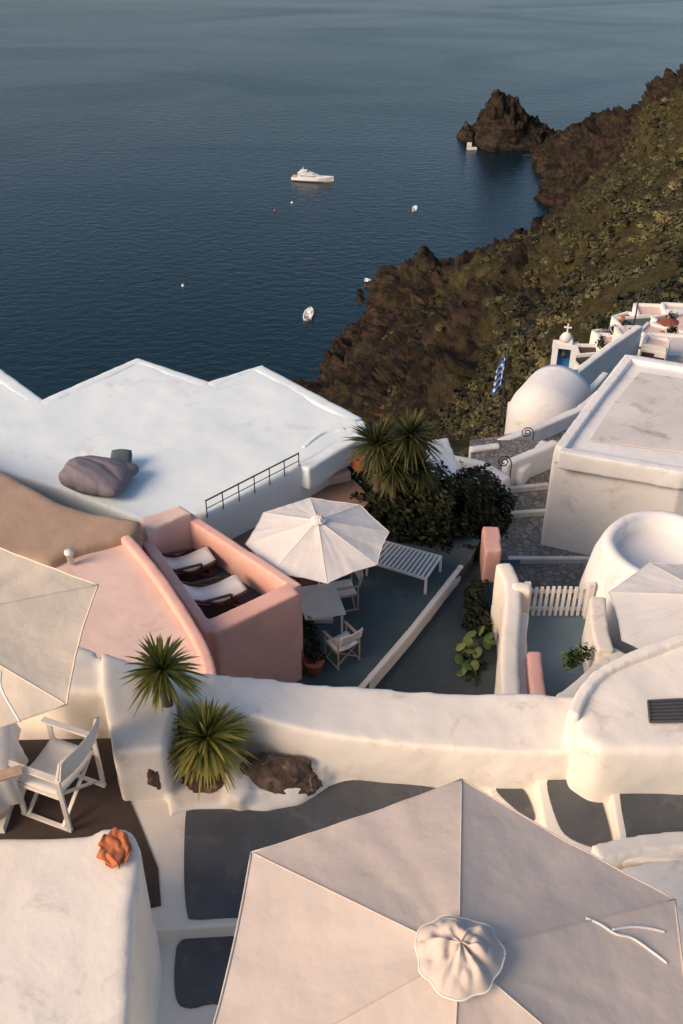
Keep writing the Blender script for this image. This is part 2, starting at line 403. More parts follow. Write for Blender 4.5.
# ------------------------------------------------------------------ boats
def yacht(c,L,rot):
    e=empty('motor_yacht'); Mt=Matrix.Translation(c)@Matrix.Rotation(rot,4,'Z')
    def loft(name,secs,mat):
        bm=bmesh.new(); rings=[]
        for x,wd,zb,zt,kw in secs:
            pts=[(x,-wd/2,zt),(x,-wd/2*kw,(zb+zt)/2),(x,-wd*.12,zb),(x,wd*.12,zb),(x,wd/2*kw,(zb+zt)/2),(x,wd/2,zt)]
            rings.append([bm.verts.new(Mt@(Vector(p)*L)) for p in pts])
        for a,b2 in zip(rings,rings[1:]):
            for k in range(6): bm.faces.new((a[k],a[(k+1)%6],b2[(k+1)%6],b2[k]))
        bm.faces.new(rings[0]); bm.faces.new(rings[-1][::-1]); from_bm(name,bm,mat,e)
    loft('hull',[(-.5,.23,-.03,.085,.95),(-.2,.25,-.03,.09,.95),(.15,.24,-.03,.105,.9),(.35,.15,-.02,.12,.75),(.5,.01,.03,.14,.5)],BOATW)
    loft('cabin',[(-.34,.19,.08,.16,1),(.0,.19,.08,.17,1),(.2,.10,.09,.115,1)],BOATW)
    loft('windows',[(-.30,.195,.115,.14,1),(.0,.195,.118,.145,1),(.09,.16,.118,.135,1)],GLASS)
    loft('flybridge',[(-.36,.16,.165,.185,1),(-.08,.17,.165,.20,1),(.02,.12,.165,.18,1)],BOATW)
    bm=bmesh.new(); add_box(bm,(-.22*L,0,.235*L),(.16*L,.15*L,.01*L),Mt)
    for a in(-.28,-.16):
        for s in(-.06,.06): add_beam(bm,Mt@Vector((a*L,s*L,.17*L)),Mt@Vector((a*L+.01,s*L,.235*L)),.012*L)
    add_beam(bm,Mt@Vector((-.22*L,0,.235*L)),Mt@Vector((-.24*L,0,.31*L)),.01*L); from_bm('hardtop_and_mast',bm,BOATW,e)
    bm=bmesh.new(); add_box(bm,(-.43*L,0,.088*L),(.12*L,.18*L,.006*L),Mt); from_bm('aft_deck',bm,WOOD,e)
c=W(313,181,SEA); yacht(c,20,R(-12))
def boat(u,v,L,rot):
    e=empty('small_boat'); c=W(u,v,SEA); Mt=Matrix.Translation(c)@Matrix.Rotation(rot,4,'Z')
    bm=bmesh.new(); rings=[]
    for x,wd in((-.5,.34),(-.2,.38),(.15,.34),(.38,.18),(.5,.02)):
        pts=[(x,-wd/2,.13),(x,-wd*.4,-.04),(x,wd*.4,-.04),(x,wd/2,.13),(x,wd*.38,.13),(x,wd*.34,.05),(x,-wd*.34,.05),(x,-wd*.38,.13)]
        rings.append([bm.verts.new(Mt@(Vector(p)*L)) for p in pts])
    for a,b2 in zip(rings,rings[1:]):
        for k in range(8): bm.faces.new((a[k],a[(k+1)%8],b2[(k+1)%8],b2[k]))
    bm.faces.new(rings[0]); bm.faces.new(rings[-1][::-1]); from_bm('hull',bm,BOATW,e)
    bm=bmesh.new(); add_box(bm,(.05*L,0,.14*L),(.16*L,.16*L,.14*L),Mt); add_box(bm,(-.25*L,0,.09*L),(.08*L,.3*L,.05*L),Mt); from_bm('console_and_bench',bm,BOATW,e)
    bm=bmesh.new(); add_box(bm,(-.54*L,0,.1*L),(.08*L,.1*L,.2*L),Mt); from_bm('outboard_motor',bm,GREY,e)
boat(309,315,9.0,R(84)); boat(369,284,7.5,R(112)); boat(415,209,6,R(80))
for u,v in((292,203),(275,211),(183,286)):
    c=W(u,v,SEA); lathe('mooring_buoy',[(0,-.3),(.45,-.2),(.6,.15),(.35,.5),(.1,.6),(.1,.9),(0,.9)],c,TERRA if u==275 else BOATW,None,12)
# ------------------------------------------------------------------ umbrellas
def umbrella(c,Rr,z,rise,rot,floor,canv,n=6,cap='flat',name='patio_umbrella',trim=None):
    e=empty(name); cx,cy=c; vs=[];fs=[]; NI,NJ=20,20
    def P(k,i,j):
        r=i/NI; t=j/NJ
        a0=rot+2*math.pi*k/n; a1=rot+2*math.pi*(k+1)/n
        A=Vector((math.cos(a0),math.sin(a0),0)); B=Vector((math.cos(a1),math.sin(a1),0))
        q=A.lerp(B,t)*Rr*r; s=math.sin(math.pi*t)
        q*=1-.022*s*r**3
        q.z=z+rise*(1-r)-.035*Rr*s*r*(1-r)*1.6+.012*s*r**4*Rr
        ww=noise.noise(Vector((q.x*2.2,q.y*2.2,k*3.)))*.016*s
        ww+=noise.noise(Vector((t*7,r*2,k*3.+9)))*.012*s*r
        ww+=.004*math.sin(t*26+k)*r**3*s
        q.z+=ww
        return Vector((cx,cy,0))+q
    for k in range(n):
        base=len(vs)
        for i in range(NI+1):
            for j in range(NJ+1): vs.append(P(k,i,j))
        for i in range(NI):
            for j in range(NJ): fs.append((base+i*(NJ+1)+j,base+(i+1)*(NJ+1)+j,base+(i+1)*(NJ+1)+j+1,base+i*(NJ+1)+j+1))
    o=mk('canopy',vs,fs,canv,e,True)
    bm=bmesh.new()
    for k in range(n):
        tube('',[P(k,i,0)+Vector((0,0,.002)) for i in range(0,NI+1)],.0045,None,None,5,bm)
        tube('',[P(k,NI,j) for j in range(NJ+1)],.008,None,None,5,bm)
    from_bm('seams_and_hem',bm,trim or canv,e,True)
    bm=bmesh.new()
    for k in range(n):
        a=rot+2*math.pi*k/n; d=Vector((math.cos(a),math.sin(a),0)); C=Vector((cx,cy,0))
        add_beam(bm,C+Vector((0,0,z+rise-.05)),C+d*(Rr-.03)+Vector((0,0,z-.02)),.018,.022)
        add_beam(bm,C+Vector((0,0,z-.15)),C+d*Rr*.5+Vector((0,0,z+rise*.5-.04)),.015,.018)
    tube('',[Vector((cx,cy,floor)),Vector((cx,cy,z+rise+.06))],.028,None,None,10,bm)
    add_box(bm,(cx,cy,floor+.05),(.6,.6,.1))
    from_bm('pole_ribs_base',bm,WPAINT,e)
    cr=.155*Rr if cap=='big' else .1*Rr
    vs=[];fs=[];K=120;I=24; zt=z+rise
    for i in range(I+1):
        r=i/I
        for k in range(K):
            a=2*math.pi*k/K
            out_=cr*(1+.05*math.sin(3*a+.6)+.03*math.sin(7*a+2)+.02*math.sin(11*a))
            x=out_*r*math.cos(a); y=out_*r*math.sin(a)
            sx,sy=x/cr,y/cr
            f1=abs(noise.noise(Vector((sx*1.3+sy*.6,sy*1.9-sx*.4,5.1))))
            f2=abs(noise.noise(Vector((sx*2.6-sy*1.2,sy*1.8+sx*1.6,1.7))))
            f3=noise.noise(Vector((math.cos(a)*2.6,math.sin(a)*2.6,r*1.0)))
            en=math.sin(math.pi*min(1,r*.9+.1))
            zz=zt+.05+.22*cr*(1-r**2)-rise*.9*(r*cr/Rr)+cr*(.40*f1+.20*f2+.22*f3)*en-.01*r
            vs.append((cx+x,cy+y,zz))
    for i in range(I):
        for k in range(K): fs.append((i*K+k,(i+1)*K+k,(i+1)*K+(k+1)%K,i*K+(k+1)%K))
    mk('top_cap',vs,fs,canv,e,True)
    rim=[Vector(v) for v in vs[-K:]]; rim.append(rim[0])
    tube('cap_piping',rim,.006 if cap=='big' else .012,CLOTH,e,6)
    return e
A=W(462,775,2.3);B=W(255,858,2.3);C=W(668,888,2.3); cen=(B+C)-A
cc=(cen.x,cen.y)
rot=math.atan2(A.y-cc[1],A.x-cc[0])
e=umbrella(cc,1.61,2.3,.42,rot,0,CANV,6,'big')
def canopy_pt(u,v):
    z=2.5
    for _ in range(20):
        p=W(u,v,z); dx,dy=p.x-cc[0],p.y-cc[1]; a=math.atan2(dy,dx)-rot; a=a%(math.pi/3)-math.pi/6
        r=math.hypot(dx,dy)*math.cos(a)/(1.61*math.cos(math.pi/6)); z=2.3+.42*(1-r)
    return W(u,v,z+.002)
bm=bmesh.new()
for L in ([(586,918),(600,924),(616,934),(632,938),(650,950),(667,963)],[(612,930),(630,927),(648,928),(665,932)]):
    P=crom([canopy_pt(*q) for q in L],6); tube('',P,.009,None,None,6,bm)
from_bm('tie_cords',bm,CLOTH,e,True)
c=W(-70,644,2.2); eL=umbrella((c.x,c.y),1.52,2.2,.28,R(32),0,CANV_L,6,'flat')
p1=W(2,690,2.39);p2=W(20,722,2.285);p3=W(1,672,2.40)
tube('tie_cord',crom([p3,p1,p2],6),.009,CLOTH,eL)
c=W(318,538,-3.95); umbrella((c.x,c.y),1.48,-3.95,.45,R(8),-6,CANV_W,8,'flat')
c=W(704,618,-2.9); umbrella((c.x,c.y),1.60,-2.9,.5,R(20),-5.5,CANV_W,8,'flat')
# ------------------------------------------------------------------ foreground terrace
base=empty('terrace')
bm=bmesh.new()
add_prism(bm,[W(-260,752,0),W(-260,925,0),W(150,930,0),W(250,924,0),W(420,924,0),W(900,924,0),W(900,760,0)],-1.2)
bevel(from_bm('upper_slab',bm,WH,base),.03,3)
bm=bmesh.new(); add_prism(bm,[Vector((-6,5.2,-.18)),Vector((-6,-3,-.18)),Vector((7,-3,-.18)),Vector((7,5.2,-.18))],-1.2); from_bm('lower_slab',bm,WH,base)
sheet('paved_path',[(186,812),(194,801),(238,801),(262,808),(300,799),(345,781),(385,783),(430,787),(480,800),(520,840),(520,900),(480,918),(400,917),(245,917),(196,919),(187,912),(184,870)],.012,GF,None,5,.012)
sheet('paved_step',[(182,940),(215,935),(260,934),(420,938),(420,1040),(300,1040),(225,1005),(190,1008),(176,998),(175,960)],-.168,GF,None,4,.012)
sheet('patio_floor',[(-240,745),(118,738),(130,800),(158,868),(161,905),(120,915),(-240,900)],.012,BF,None,0,.012)
bm=bmesh.new()
def addp(pts,zt,zb): add_prism(bm,[W(u,v,zt) for u,v in pts],zb)
up=[(96,655),(150,664),(200,671),(330,684),(450,692),(560,694),(640,700),(720,700)]
lo_=[(720,752),(600,752),(520,752),(450,748),(390,743),(330,735),(280,724),(240,712),(200,703),(150,690),(100,676)]
U=crom([W(u,v,.6) for u,v in up],5); L_=crom([W(u,v,.6) for u,v in lo_],5)
add_prism(bm,U+L_,-1.0)
addp([(100,650),(150,664),(176,704),(170,722),(164,748),(112,752),(104,700)],.75,-1.)
addp([(20,628),(96,650),(108,690),(60,690),(0,666)],.58,-1.)
addp([(165,765),(245,770),(330,770),(330,784),(300,802),(262,810),(236,806),(190,808),(168,815)],.05,-1.)
addp([(225,750),(246,755),(252,790),(240,800),(226,795)],.20,-1.)
addp([(246,757),(322,764),(326,776),(300,790),(262,794),(246,790)],.14,-1.)
o=from_bm('retaining_wall',bm,WH); soft(o,.035,8,.05,.6)
bm=bmesh.new(); add_prism(bm,[p+Vector((0,0.03,-1.3)) for p in (U+[q+Vector((0,.1,0)) for q in L_])],-7.5)
from_bm('retaining_wall',bm,WH)
def rock(name,c,s,mat=STONEW,seed=0,parent=None,rotz=0,tilt=0):
    bm=bmesh.new(); bmesh.ops.create_icosphere(bm,subdivisions=5,radius=1)
    Mr=Matrix.Rotation(rotz,3,'Z')@Matrix.Rotation(tilt,3,'X')
    for v in bm.verts:
        p=v.co.copy(); d=1+.22*noise.fractal(p*1.3+Vector((seed,0,0)),.9,2,4)+.05*noise.fractal(p*5,.9,2,3); p*=d
        v.co=Mr@Vector((p.x*s[0],p.y*s[1],p.z*s[2]))+Vector(c)
    return from_bm(name,bm,mat,parent,True)
rock('volcanic_boulder',W(279,777,.15)+Vector((0,.01,0)),(.40,.22,.10),seed=3,rotz=R(-5),tilt=R(28))
rock('volcanic_boulder',W(151,776,.34)+Vector((0,.045,0)),(.13,.07,.27),seed=8)
rock('volcanic_boulder',W(205,790,.05)+Vector((0,.1,0)),(.24,.14,.12),seed=12)
st=empty('plaster_steps')
for k,(wp,gp,z) in enumerate([
 ([(484,765),(545,765),(556,800),(556,855),(515,845),(494,815)],[(496,789),(508,786),(524,790),(534,812),(532,820),(512,806)],.05),
 ([(532,760),(612,760),(624,860),(560,860),(545,830)],[(547,782),(560,779),(586,780),(598,790),(613,843),(606,850),(570,838),(556,818)],.18),
 ([(604,755),(760,755),(760,860),(622,860)],[(620,784),(640,781),(700,777),(740,777),(740,835),(690,836),(632,840),(626,832)],.31)]):
    o=prism('step_%d'%k,wp,z,-.5,WH,st); bevel(o,.03,3)
    sheet('tread_%d'%k,gp,z+.010,GF,st,4,.012)
bm=bmesh.new()
addp([(572,705),(580,688),(602,668),(640,650),(683,634),(780,600),(780,752),(683,750),(602,750),(578,735)],.95,-1)
o=from_bm('plaster_vault',bm,WH); soft(o,.04,16,.05,.7)
soft(wall('plaster_vault_rim',[(573,714),(584,690),(606,668),(645,650),(690,634),(780,602)],1.02,.12,.2,WH,None,5),.03,6,.02,.4)
v=empty('vent_grille'); 
q=[W(648,701,.99),W(690,699,.99),W(690,721,.99),W(650,722,.99)]
bm=bmesh.new()
for i in range(4): add_beam(bm,q[i],q[(i+1)%4],.018,.02)
for i in range(1,6): add_beam(bm,q[0].lerp(q[3],i/6),q[1].lerp(q[2],i/6),.016,.008)
from_bm('frame',bm,M('vent_frame',(.10,.10,.11),None,5,.6),v); mk('opening',[p+Vector((0,0,-.004)) for p in q],[(0,1,2,3)],M('vent_inside',(.06,.06,.065),None,5,.8),v)
soft(wall('parapet_wall',[(596,852),(640,842),(690,838),(780,836)],.4,.18,-.5,WH,None,5),.03,5,.02,.4)
soft(prism('parapet_wall',[(610,868),(690,852),(790,850),(790,1000),(683,960),(640,905)],.3,-.5,WH),.04,6,.03,.6)
bm=bmesh.new()
addp([(-160,838),(0,836),(60,834),(98,832),(100,826),(130,828),(140,846),(140,876),(134,905),(132,960),(128,1100),(-160,1100)],1.3,-.6)
o=from_bm('plaster_roof',bm,WH); soft(o,.04,12,.06,1.1)
vs=[];fs=[];N=44; c=W(115,850,1.335); a=.35
for i in range(N+1):
    for j in range(N+1):
        s=i/N*2-1;t=j/N*2-1
        x=s*.13*(1-.3*t*t)+.035*noise.noise(Vector((t*2,1,s))); y=t*.19*(1-.3*abs(s))+.045*noise.noise(Vector((s*2.2,t,4)))
        h=.018*(1-max(abs(s),abs(t))**2)+.06*abs(noise.noise(Vector((s*1.1+t*.5,t*.5-s*1.2,2.3))))+.012*max(0,math.sin(s*6+t*2.5+1.5*math.sin(t*2)))*(1-abs(t)**2)
        vs.append(c+Vector((x*math.cos(a)-y*math.sin(a),x*math.sin(a)+y*math.cos(a),h+.006)))
for i in range(N):
    for j in range(N): fs.append((i*(N+1)+j,(i+1)*(N+1)+j,(i+1)*(N+1)+j+1,i*(N+1)+j+1))
o=mk('folded_orange_cloth',vs,fs,ORANGE,None,True); m=o.modifiers.new('s','SOLIDIFY'); m.thickness=.006
# ------------------------------------------------------------------ plants
def yucca(name,c,r,n,trunk_to=None,mat=YUC,seed=1,tr=.05,wl=.022,droop=.35):
    rd=random.Random(seed); e=empty(name); V=[];rn=[]
    for k in range(n):
        az=rd.uniform(0,6.283); el=math.asin(rd.uniform(-.45,1)); L=r*rd.uniform(.7,1.12)
        d=Vector((math.cos(az)*math.cos(el),math.sin(az)*math.cos(el),math.sin(el))); s=Vector((-math.sin(az),math.cos(az),0))
        s=(s+Vector((0,0,rd.uniform(-.3,.3)))).normalized()
        prev=None; base=rd.betavariate(2,2) if el>-.1 else rd.uniform(.6,1)
        for i in range(6):
            t=i/5; p=Vector(c)+d*L*(.06+t*.94)+Vector((0,0,-droop*L*t*t*math.cos(el)))
            w_=wl*r/.45*(1-t)**.6*(.6+.8*t if t<.5 else 1)
            cur=(p-s*w_,p+s*w_)
            if prev:
                V+= [prev[0],prev[1],cur[1],cur[0]]; rn.append(min(1,max(0,base*.65+t*.38)))
            prev=cur
    quads_np('leaves',np.array([tuple(v) for v in V]),len(V)//4,4,mat,e,np.array(rn))
    if trunk_to is not None:
        T=Vector(trunk_to); P=[T.lerp(Vector(c),i/6)+Vector((math.sin(i)*.02,math.cos(i*1.3)*.02,0)) for i in range(7)]
        tube('trunk',P,[tr*(1.3-.05*i) for i in range(7)],TRUNK,e,10)
    return e
c=W(162,670,1.2); yucca('yucca_plant',c,.44,210,(c.x+.05,c.y-.05,.1),seed=3)
c=W(207,738,.55); yucca('yucca_plant',c,.49,270,(c.x,c.y-.02,.1),seed=5)
lathe('terracotta_pot',[(0,0),(.12,0),(.17,.22),(.19,.24),(.19,.28),(.16,.28),(.15,.24),(0,.24)],(c.x,c.y-.02,.05),M('pot_limewash',(.50,.36,.27),None,6,.9),None)
def leafcloud(name,blobs,n,size,mat=BUSH,seed=1,parent=None,cut=-.25,ns=.5):
    rd=random.Random(seed); V=[];rn=[]
    tot=sum(b[1][0]*b[1][1]*b[1][2] for b in blobs)
    for c,s in blobs:
        k=int(n*s[0]*s[1]*s[2]/tot)
        for _ in range(k):
            d=Vector((rd.gauss(0,1),rd.gauss(0,1),rd.gauss(0,1))).normalized(); r=rd.random()**.4
            p=Vector((d.x*s[0],d.y*s[1],d.z*s[2]))*r*(1+.5*noise.noise(d*1.7+Vector(c)))+Vector(c)
            if noise.noise(p/ns)<cut: continue
            n1=(d+Vector((rd.gauss(0,.7),rd.gauss(0,.7),rd.gauss(0,.7)+.4))).normalized()
            a=n1.cross(Vector((rd.random(),rd.random(),rd.random()))).normalized(); b_=n1.cross(a); z=size*rd.uniform(.6,1.3)
            V+=[p-a*z,p-b_*z*.45,p+a*z,p+b_*z*.45]; rn.append(min(1,max(0,.25+.5*(r-.5)+rd.gauss(0,.18)+.5*noise.noise(p/.4))))  # tone drops towards each blob's core, plus random scatter
    return quads_np(name,np.array([tuple(v) for v in V]),len(V)//4,4,mat,parent,np.array(rn))
def wv(u,v,z): return tuple(W(u,v,z))
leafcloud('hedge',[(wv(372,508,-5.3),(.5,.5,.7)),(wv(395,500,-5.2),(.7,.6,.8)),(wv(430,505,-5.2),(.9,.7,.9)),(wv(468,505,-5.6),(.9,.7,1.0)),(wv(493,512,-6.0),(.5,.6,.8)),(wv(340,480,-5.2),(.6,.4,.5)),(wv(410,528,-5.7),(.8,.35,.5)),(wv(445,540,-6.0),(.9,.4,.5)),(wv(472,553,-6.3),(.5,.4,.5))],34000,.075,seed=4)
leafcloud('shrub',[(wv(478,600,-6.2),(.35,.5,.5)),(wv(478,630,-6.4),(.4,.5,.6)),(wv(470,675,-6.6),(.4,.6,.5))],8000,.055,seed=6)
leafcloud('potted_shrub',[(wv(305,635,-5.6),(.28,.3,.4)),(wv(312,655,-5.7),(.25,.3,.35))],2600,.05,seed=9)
c=W(314,672,-6); lathe('terracotta_pot',[(0,0),(.14,0),(.2,.3),(.22,.32),(.19,.32),(0,.28)],(c.x,c.y,-6),TERRA)
leafcloud('potted_shrub',[(wv(575,660,-4.6),(.22,.22,.3)),(wv(585,650,-4.5),(.15,.15,.25))],900,.055,seed=10,mat=CACT,cut=-.1)
for i,(u,v,z,r,s) in enumerate([(377,445,-3.5,.84,21),(410,436,-3.3,.82,22),(394,468,-4.0,.7,23),(420,470,-4.2,.6,25)]):
    c=W(u,v,z); yucca('yucca_tree',c,r,270,(c.x+.1,c.y+.1,-6.5),mat=YUD,seed=s,tr=.09,wl=.018)
e=empty('prickly_pear'); bm=bmesh.new(); rd=random.Random(4)
c0=W(474,665,-6.4)
for k in range(26):
    c=c0+Vector((rd.uniform(-.35,.35),rd.uniform(-.4,.4),rd.uniform(0,.7)))
    Mx=Matrix.Translation(c)@Matrix.Rotation(rd.uniform(0,6.28),4,'Z')@Matrix.Rotation(rd.uniform(.2,1.2),4,'X')@Matrix.Diagonal((.10,.135,.02,1))
    bmesh.ops.create_icosphere(bm,subdivisions=2,radius=1,matrix=Mx)
o=from_bm('pads',bm,CACT,e,True); a=o.data.attributes.new('tone','FLOAT','FACE'); a.data.foreach_set('value',[((k//80)*37%100)/100 for k in range(len(o.data.polygons))])
# ------------------------------------------------------------------ furniture
def chair(name,c,rot,fr,fab,s=1):
    e=empty(name); Mt=Matrix.Translation(c)@Matrix.Rotation(rot,4,'Z')@Matrix.Scale(s,4)
    def T(*p): return Mt@Vector(p)
    bm=bmesh.new(); w=.26;d=.22
    for x in(-w,w):
        add_beam(bm,T(x,-d-.03,0),T(x,-d-.03+.01,.64),.035*s); add_beam(bm,T(x,d,0),T(x,d,.64),.035*s)
        add_beam(bm,T(x,-d-.06,.66),T(x,d+.06,.66),.055*s,.022*s)
        add_beam(bm,T(x,-d-.05,.02),T(x,d+.03,.02),.035*s,.03*s)
        add_beam(bm,T(x,-d-.02,.66),T(x,-d-.10,.92),.03*s,.02*s)
        add_beam(bm,T(x,-d,.43),T(x,d,.43),.03*s)
    for y in(-d+.04,d-.04):
        add_beam(bm,T(-w,y,.03),T(w,y,.42),.03*s,.018*s); add_beam(bm,T(w,y+.02,.03),T(-w,y+.02,.42),.03*s,.018*s)
    from_bm('frame',bm,fr,e)
    def cloth(nm,A,B,C,D,sag):
        vs=[];fs=[];n=8
        for i in range(n+1):
            for j in range(n+1):
                p=A.lerp(B,i/n).lerp(D.lerp(C,i/n),j/n)+sag*math.sin(math.pi*i/n)
                vs.append(p)
        for i in range(n):
            for j in range(n): fs.append((i*(n+1)+j,i*(n+1)+j+1,(i+1)*(n+1)+j+1,(i+1)*(n+1)+j))
        o=mk(nm,vs,fs,fab,e,True); m=o.modifiers.new('s','SOLIDIFY'); m.thickness=.012*s
    cloth('seat',T(-w,-d,.455),T(w,-d,.455),T(w,d,.455),T(-w,d,.455),Vector((0,0,-.035*s)))
    cloth('backrest',T(-w-.01,-d-.05,.66),T(w+.01,-d-.05,.66),T(w+.01,-d-.115,.94),T(-w-.01,-d-.115,.94),Mt.to_3x3()@Vector((0,-.04,0)))
    return e
chair('patio_chair',W(64,800,0),R(68),WPAINT,CLOTH,1.12)
tb=empty('dining_table'); c=W(-22,800,0)
zt=.76
vs=[];fs=[]
for j,(r,z) in enumerate([(0,zt),(.30,zt),(.44,zt-.003),(.46,zt-.03),(.48,zt-.2),(.52,zt-.42)]):
    for k in range(64):
        a=2*math.pi*k/64; sq=1/max(abs(math.cos(a)),abs(math.sin(a)))**.75
        rr=r*sq*(1+(.06*math.sin(9*a)+.03*math.sin(15*a+1))*max(0,(j-3))/2)
        vs.append((c.x+rr*math.cos(a+.3),c.y+rr*math.sin(a+.3),z))
for j in range(5):
    for k in range(64): fs.append((j*64+k,j*64+(k+1)%64,(j+1)*64+(k+1)%64,(j+1)*64+k))
mk('tablecloth',vs,fs,CLOTH,tb,True)
bm=bmesh.new()
for x in(-.3,.3):
    for y in(-.3,.3): add_beam(bm,(c.x+x,c.y+y,0),(c.x+x,c.y+y,.73),.045)
from_bm('legs',bm,WPAINT,tb)
bm=bmesh.new(); p=W(22,772,.80); add_box(bm,(0,0,0),(.22,.12,.02),Matrix.Translation(p-Vector((.12,0,.02)))@Matrix.Rotation(.4,4,'Z')); from_bm('wooden_tray',bm,WOOD,tb)
tt=empty('terrace_table'); bm=bmesh.new(); c=W(320,601,-5.27)
Mt=Matrix.Translation(c)@Matrix.Rotation(R(14),4,'Z'); add_box(bm,(0,0,0),(.85,1.05,.04),Mt)
for x in(-.36,.36):
    for y in(-.45,.45): add_beam(bm,Mt@Vector((x,y,-.02)),Mt@Vector((x,y,-.73)),.05)
from_bm('top_and_legs',bm,WPAINT,tt)
chair('terrace_chair',W(342,658,-6),R(35),WOOD,CLOTH,1.0)
chair('terrace_chair',W(344,604,-6),R(105),WOOD,CLOTH,1.0)
bn=empty('slatted_bench'); bm=bmesh.new(); z=-5.56
A=W(386,541,z);B=W(441,556,z);C=W(426,578,z);D=W(367,560,z)
for i in range(15):
    t=i/14; add_beam(bm,A.lerp(B,t),D.lerp(C,t),.062,.02)
for e1,e2 in((A,B),(D,C)): add_beam(bm,e1+Vector((0,0,-.03)),e2+Vector((0,0,-.03)),.05,.05)
for p in(A,B,C,D): add_beam(bm,p+Vector((0,0,-.03)),Vector((p.x,p.y,-6)),.06)
from_bm('slats_and_legs',bm,WPAINT,bn)
# ------------------------------------------------------------------ lower terrace
lt=empty('lower_terrace')
prism('floor',[(230,520),(360,500),(480,540),(470,560),(362,692),(330,760),(200,760)],-6,-10,TF,lt)
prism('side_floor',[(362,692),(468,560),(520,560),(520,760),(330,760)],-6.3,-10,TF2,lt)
soft(wall('terrace_kerb',[(358,690),(410,630),(462,564)],-5.95,.13,-6.8,WH),.03,3,.02,.4)
# ------------------------------------------------------------------ white roofs left
wr=empty('white_house')
bm=bmesh.new()
roofp=[(-160,250),(0,373),(40,403),(138,358),(208,384),(258,366),(357,419),(363,430),(340,443),(300,466),(250,491),(205,514),(180,512),(140,520),(60,488),(0,470),(-160,440)]
add_prism(bm,[W(u,v,-4) for u,v in roofp],-9)
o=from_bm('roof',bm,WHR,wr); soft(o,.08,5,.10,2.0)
for seg in ([(-160,252),(0,375),(40,404)],[(40,404),(138,360),(208,385)],[(208,385),(258,367),(357,420)],[(357,420),(361,432),(335,446),(302,466)]):
    o=wall('roof_edge',seg,-3.985,.42,-4.6,WHR,wr); soft(o,.05,12,.03,.6)
o=wall('rounded_rim',[(303,447),(322,432),(345,428)],-3.95,.12,-4.4,WHR,wr,4); soft(o,.03,5,.02,.4)
rl=empty('iron_railing'); bm=bmesh.new()
a=W(207,514,-4);b2=W(299,466,-4)
for i in range(7):
    p=a.lerp(b2,i/6); add_beam(bm,p+Vector((0,0,-.1)),p+Vector((0,0,.36)),.022)
add_beam(bm,a+Vector((0,0,.34)),b2+Vector((0,0,.34)),.024); add_beam(bm,a+Vector((0,0,.14)),b2+Vector((0,0,.14)),.014)
from_bm('posts_and_rails',bm,METAL,rl)
bb=empty('bean_bag'); bm=bmesh.new(); bmesh.ops.create_icosphere(bm,subdivisions=6,radius=1); c=W(97,476,-3.73)
def sgp(x,e): return math.copysign(abs(x)**e,x)
for v in bm.verts:
    p=v.co.copy(); q=Vector((sgp(p.x,.8)*.78,sgp(p.y,.70)*.52,sgp(p.z,.85)*.33))
    q.y*=1+.28*p.x; q.z*=1-.30*p.x
    f1=abs(noise.noise(Vector((p.x*.8+2,p.y*1.8+p.x*1.0,p.z*1.0))))
    q*=.97+.10*min(f1,.35)
    if q.z>-.05:
        ln=p.y+.35*p.x; q.z-=.04*math.exp(-((ln-.12)*12)**2)*(1-p.x*p.x)
        q.z+=.008*math.sin(ln*16+2*p.x)*max(0,-p.x+.3)
    k=max(0,abs(p.x*p.y)-.30); q.x*=1+k*.9; q.y*=1+k*.9
    q.z=max(q.z,-.24)
    v.co=c+Matrix.Rotation(R(-16),3,'Z')@q
from_bm('bag',bm,BAG,bb,True)
cu=empty('cushion'); bm=bmesh.new(); c=W(121,461,-3.80); bmesh.ops.create_cube(bm,size=1); bmesh.ops.subdivide_edges(bm,edges=bm.edges,cuts=6,use_grid_fill=True)
for v in bm.verts:
    p=v.co; k=1-1.2*(abs(p.x)**2+abs(p.y)**2)*.9; v.co=c+Vector((p.x*.45,p.y*.4,p.z*.26*max(.3,k)+p.y*.2))
from_bm('pillow',bm,M('slate_fabric',(.10,.13,.15),None,4,.9),cu,True)
th=empty('sand_house'); bm=bmesh.new()
add_prism(bm,[W(u,v,-3.3) for u,v in [(-160,400),(0,467),(60,500),(100,512),(142,519),(136,532),(76,548),(48,562),(0,556),(-160,540)]],-8)
o=from_bm('roof',bm,TAN,th); soft(o,.07,16,.08,1.6)
# pink house
ph=empty('pink_house')
o=prism('pale_roof',[(38,552),(118,528),(165,590),(214,668),(190,720),(60,720),(-60,640)],-3.5,-8,PPK,ph); soft(o,.06,5,.05,1.)
o=wall('pale_roof_curb',[(30,562),(44,553),(118,529)],-3.42,.14,-4,PPK,ph); soft(o,.04,3,.02,.5)
o=wall('spine_wall',[(118,529),(140,552),(172,595),(204,650),(212,690)],-3.35,.2,-8,PK,ph,4); soft(o,.04,4,.03,.6)
bm=bmesh.new()
loop=[W(u,v,-3.8) for u,v in [(144,537),(182,511),(296,585),(209,629)]]
add_wall(bm,loop,.24,-8,True)
add_wall(bm,[W(209,627,-3.78),W(252,607,-3.78),W(294,587,-3.78)],.40,-8)
o=from_bm('terrace_walls',bm,PK,ph); soft(o,.04,4,.03,.6)
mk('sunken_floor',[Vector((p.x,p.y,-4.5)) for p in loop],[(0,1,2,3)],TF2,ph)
o=prism('back_block',[(140,518),(180,505),(192,512),(165,524),(146,534)],-3.6,-8,PPK,ph); soft(o,.05,5,.04,.6)
lathe('vent_pipe',[(0,0),(.06,0),(.06,.22),(.09,.22),(.09,.28),(0,.28)],W(71,563,-3.45),WPAINT,ph,14)
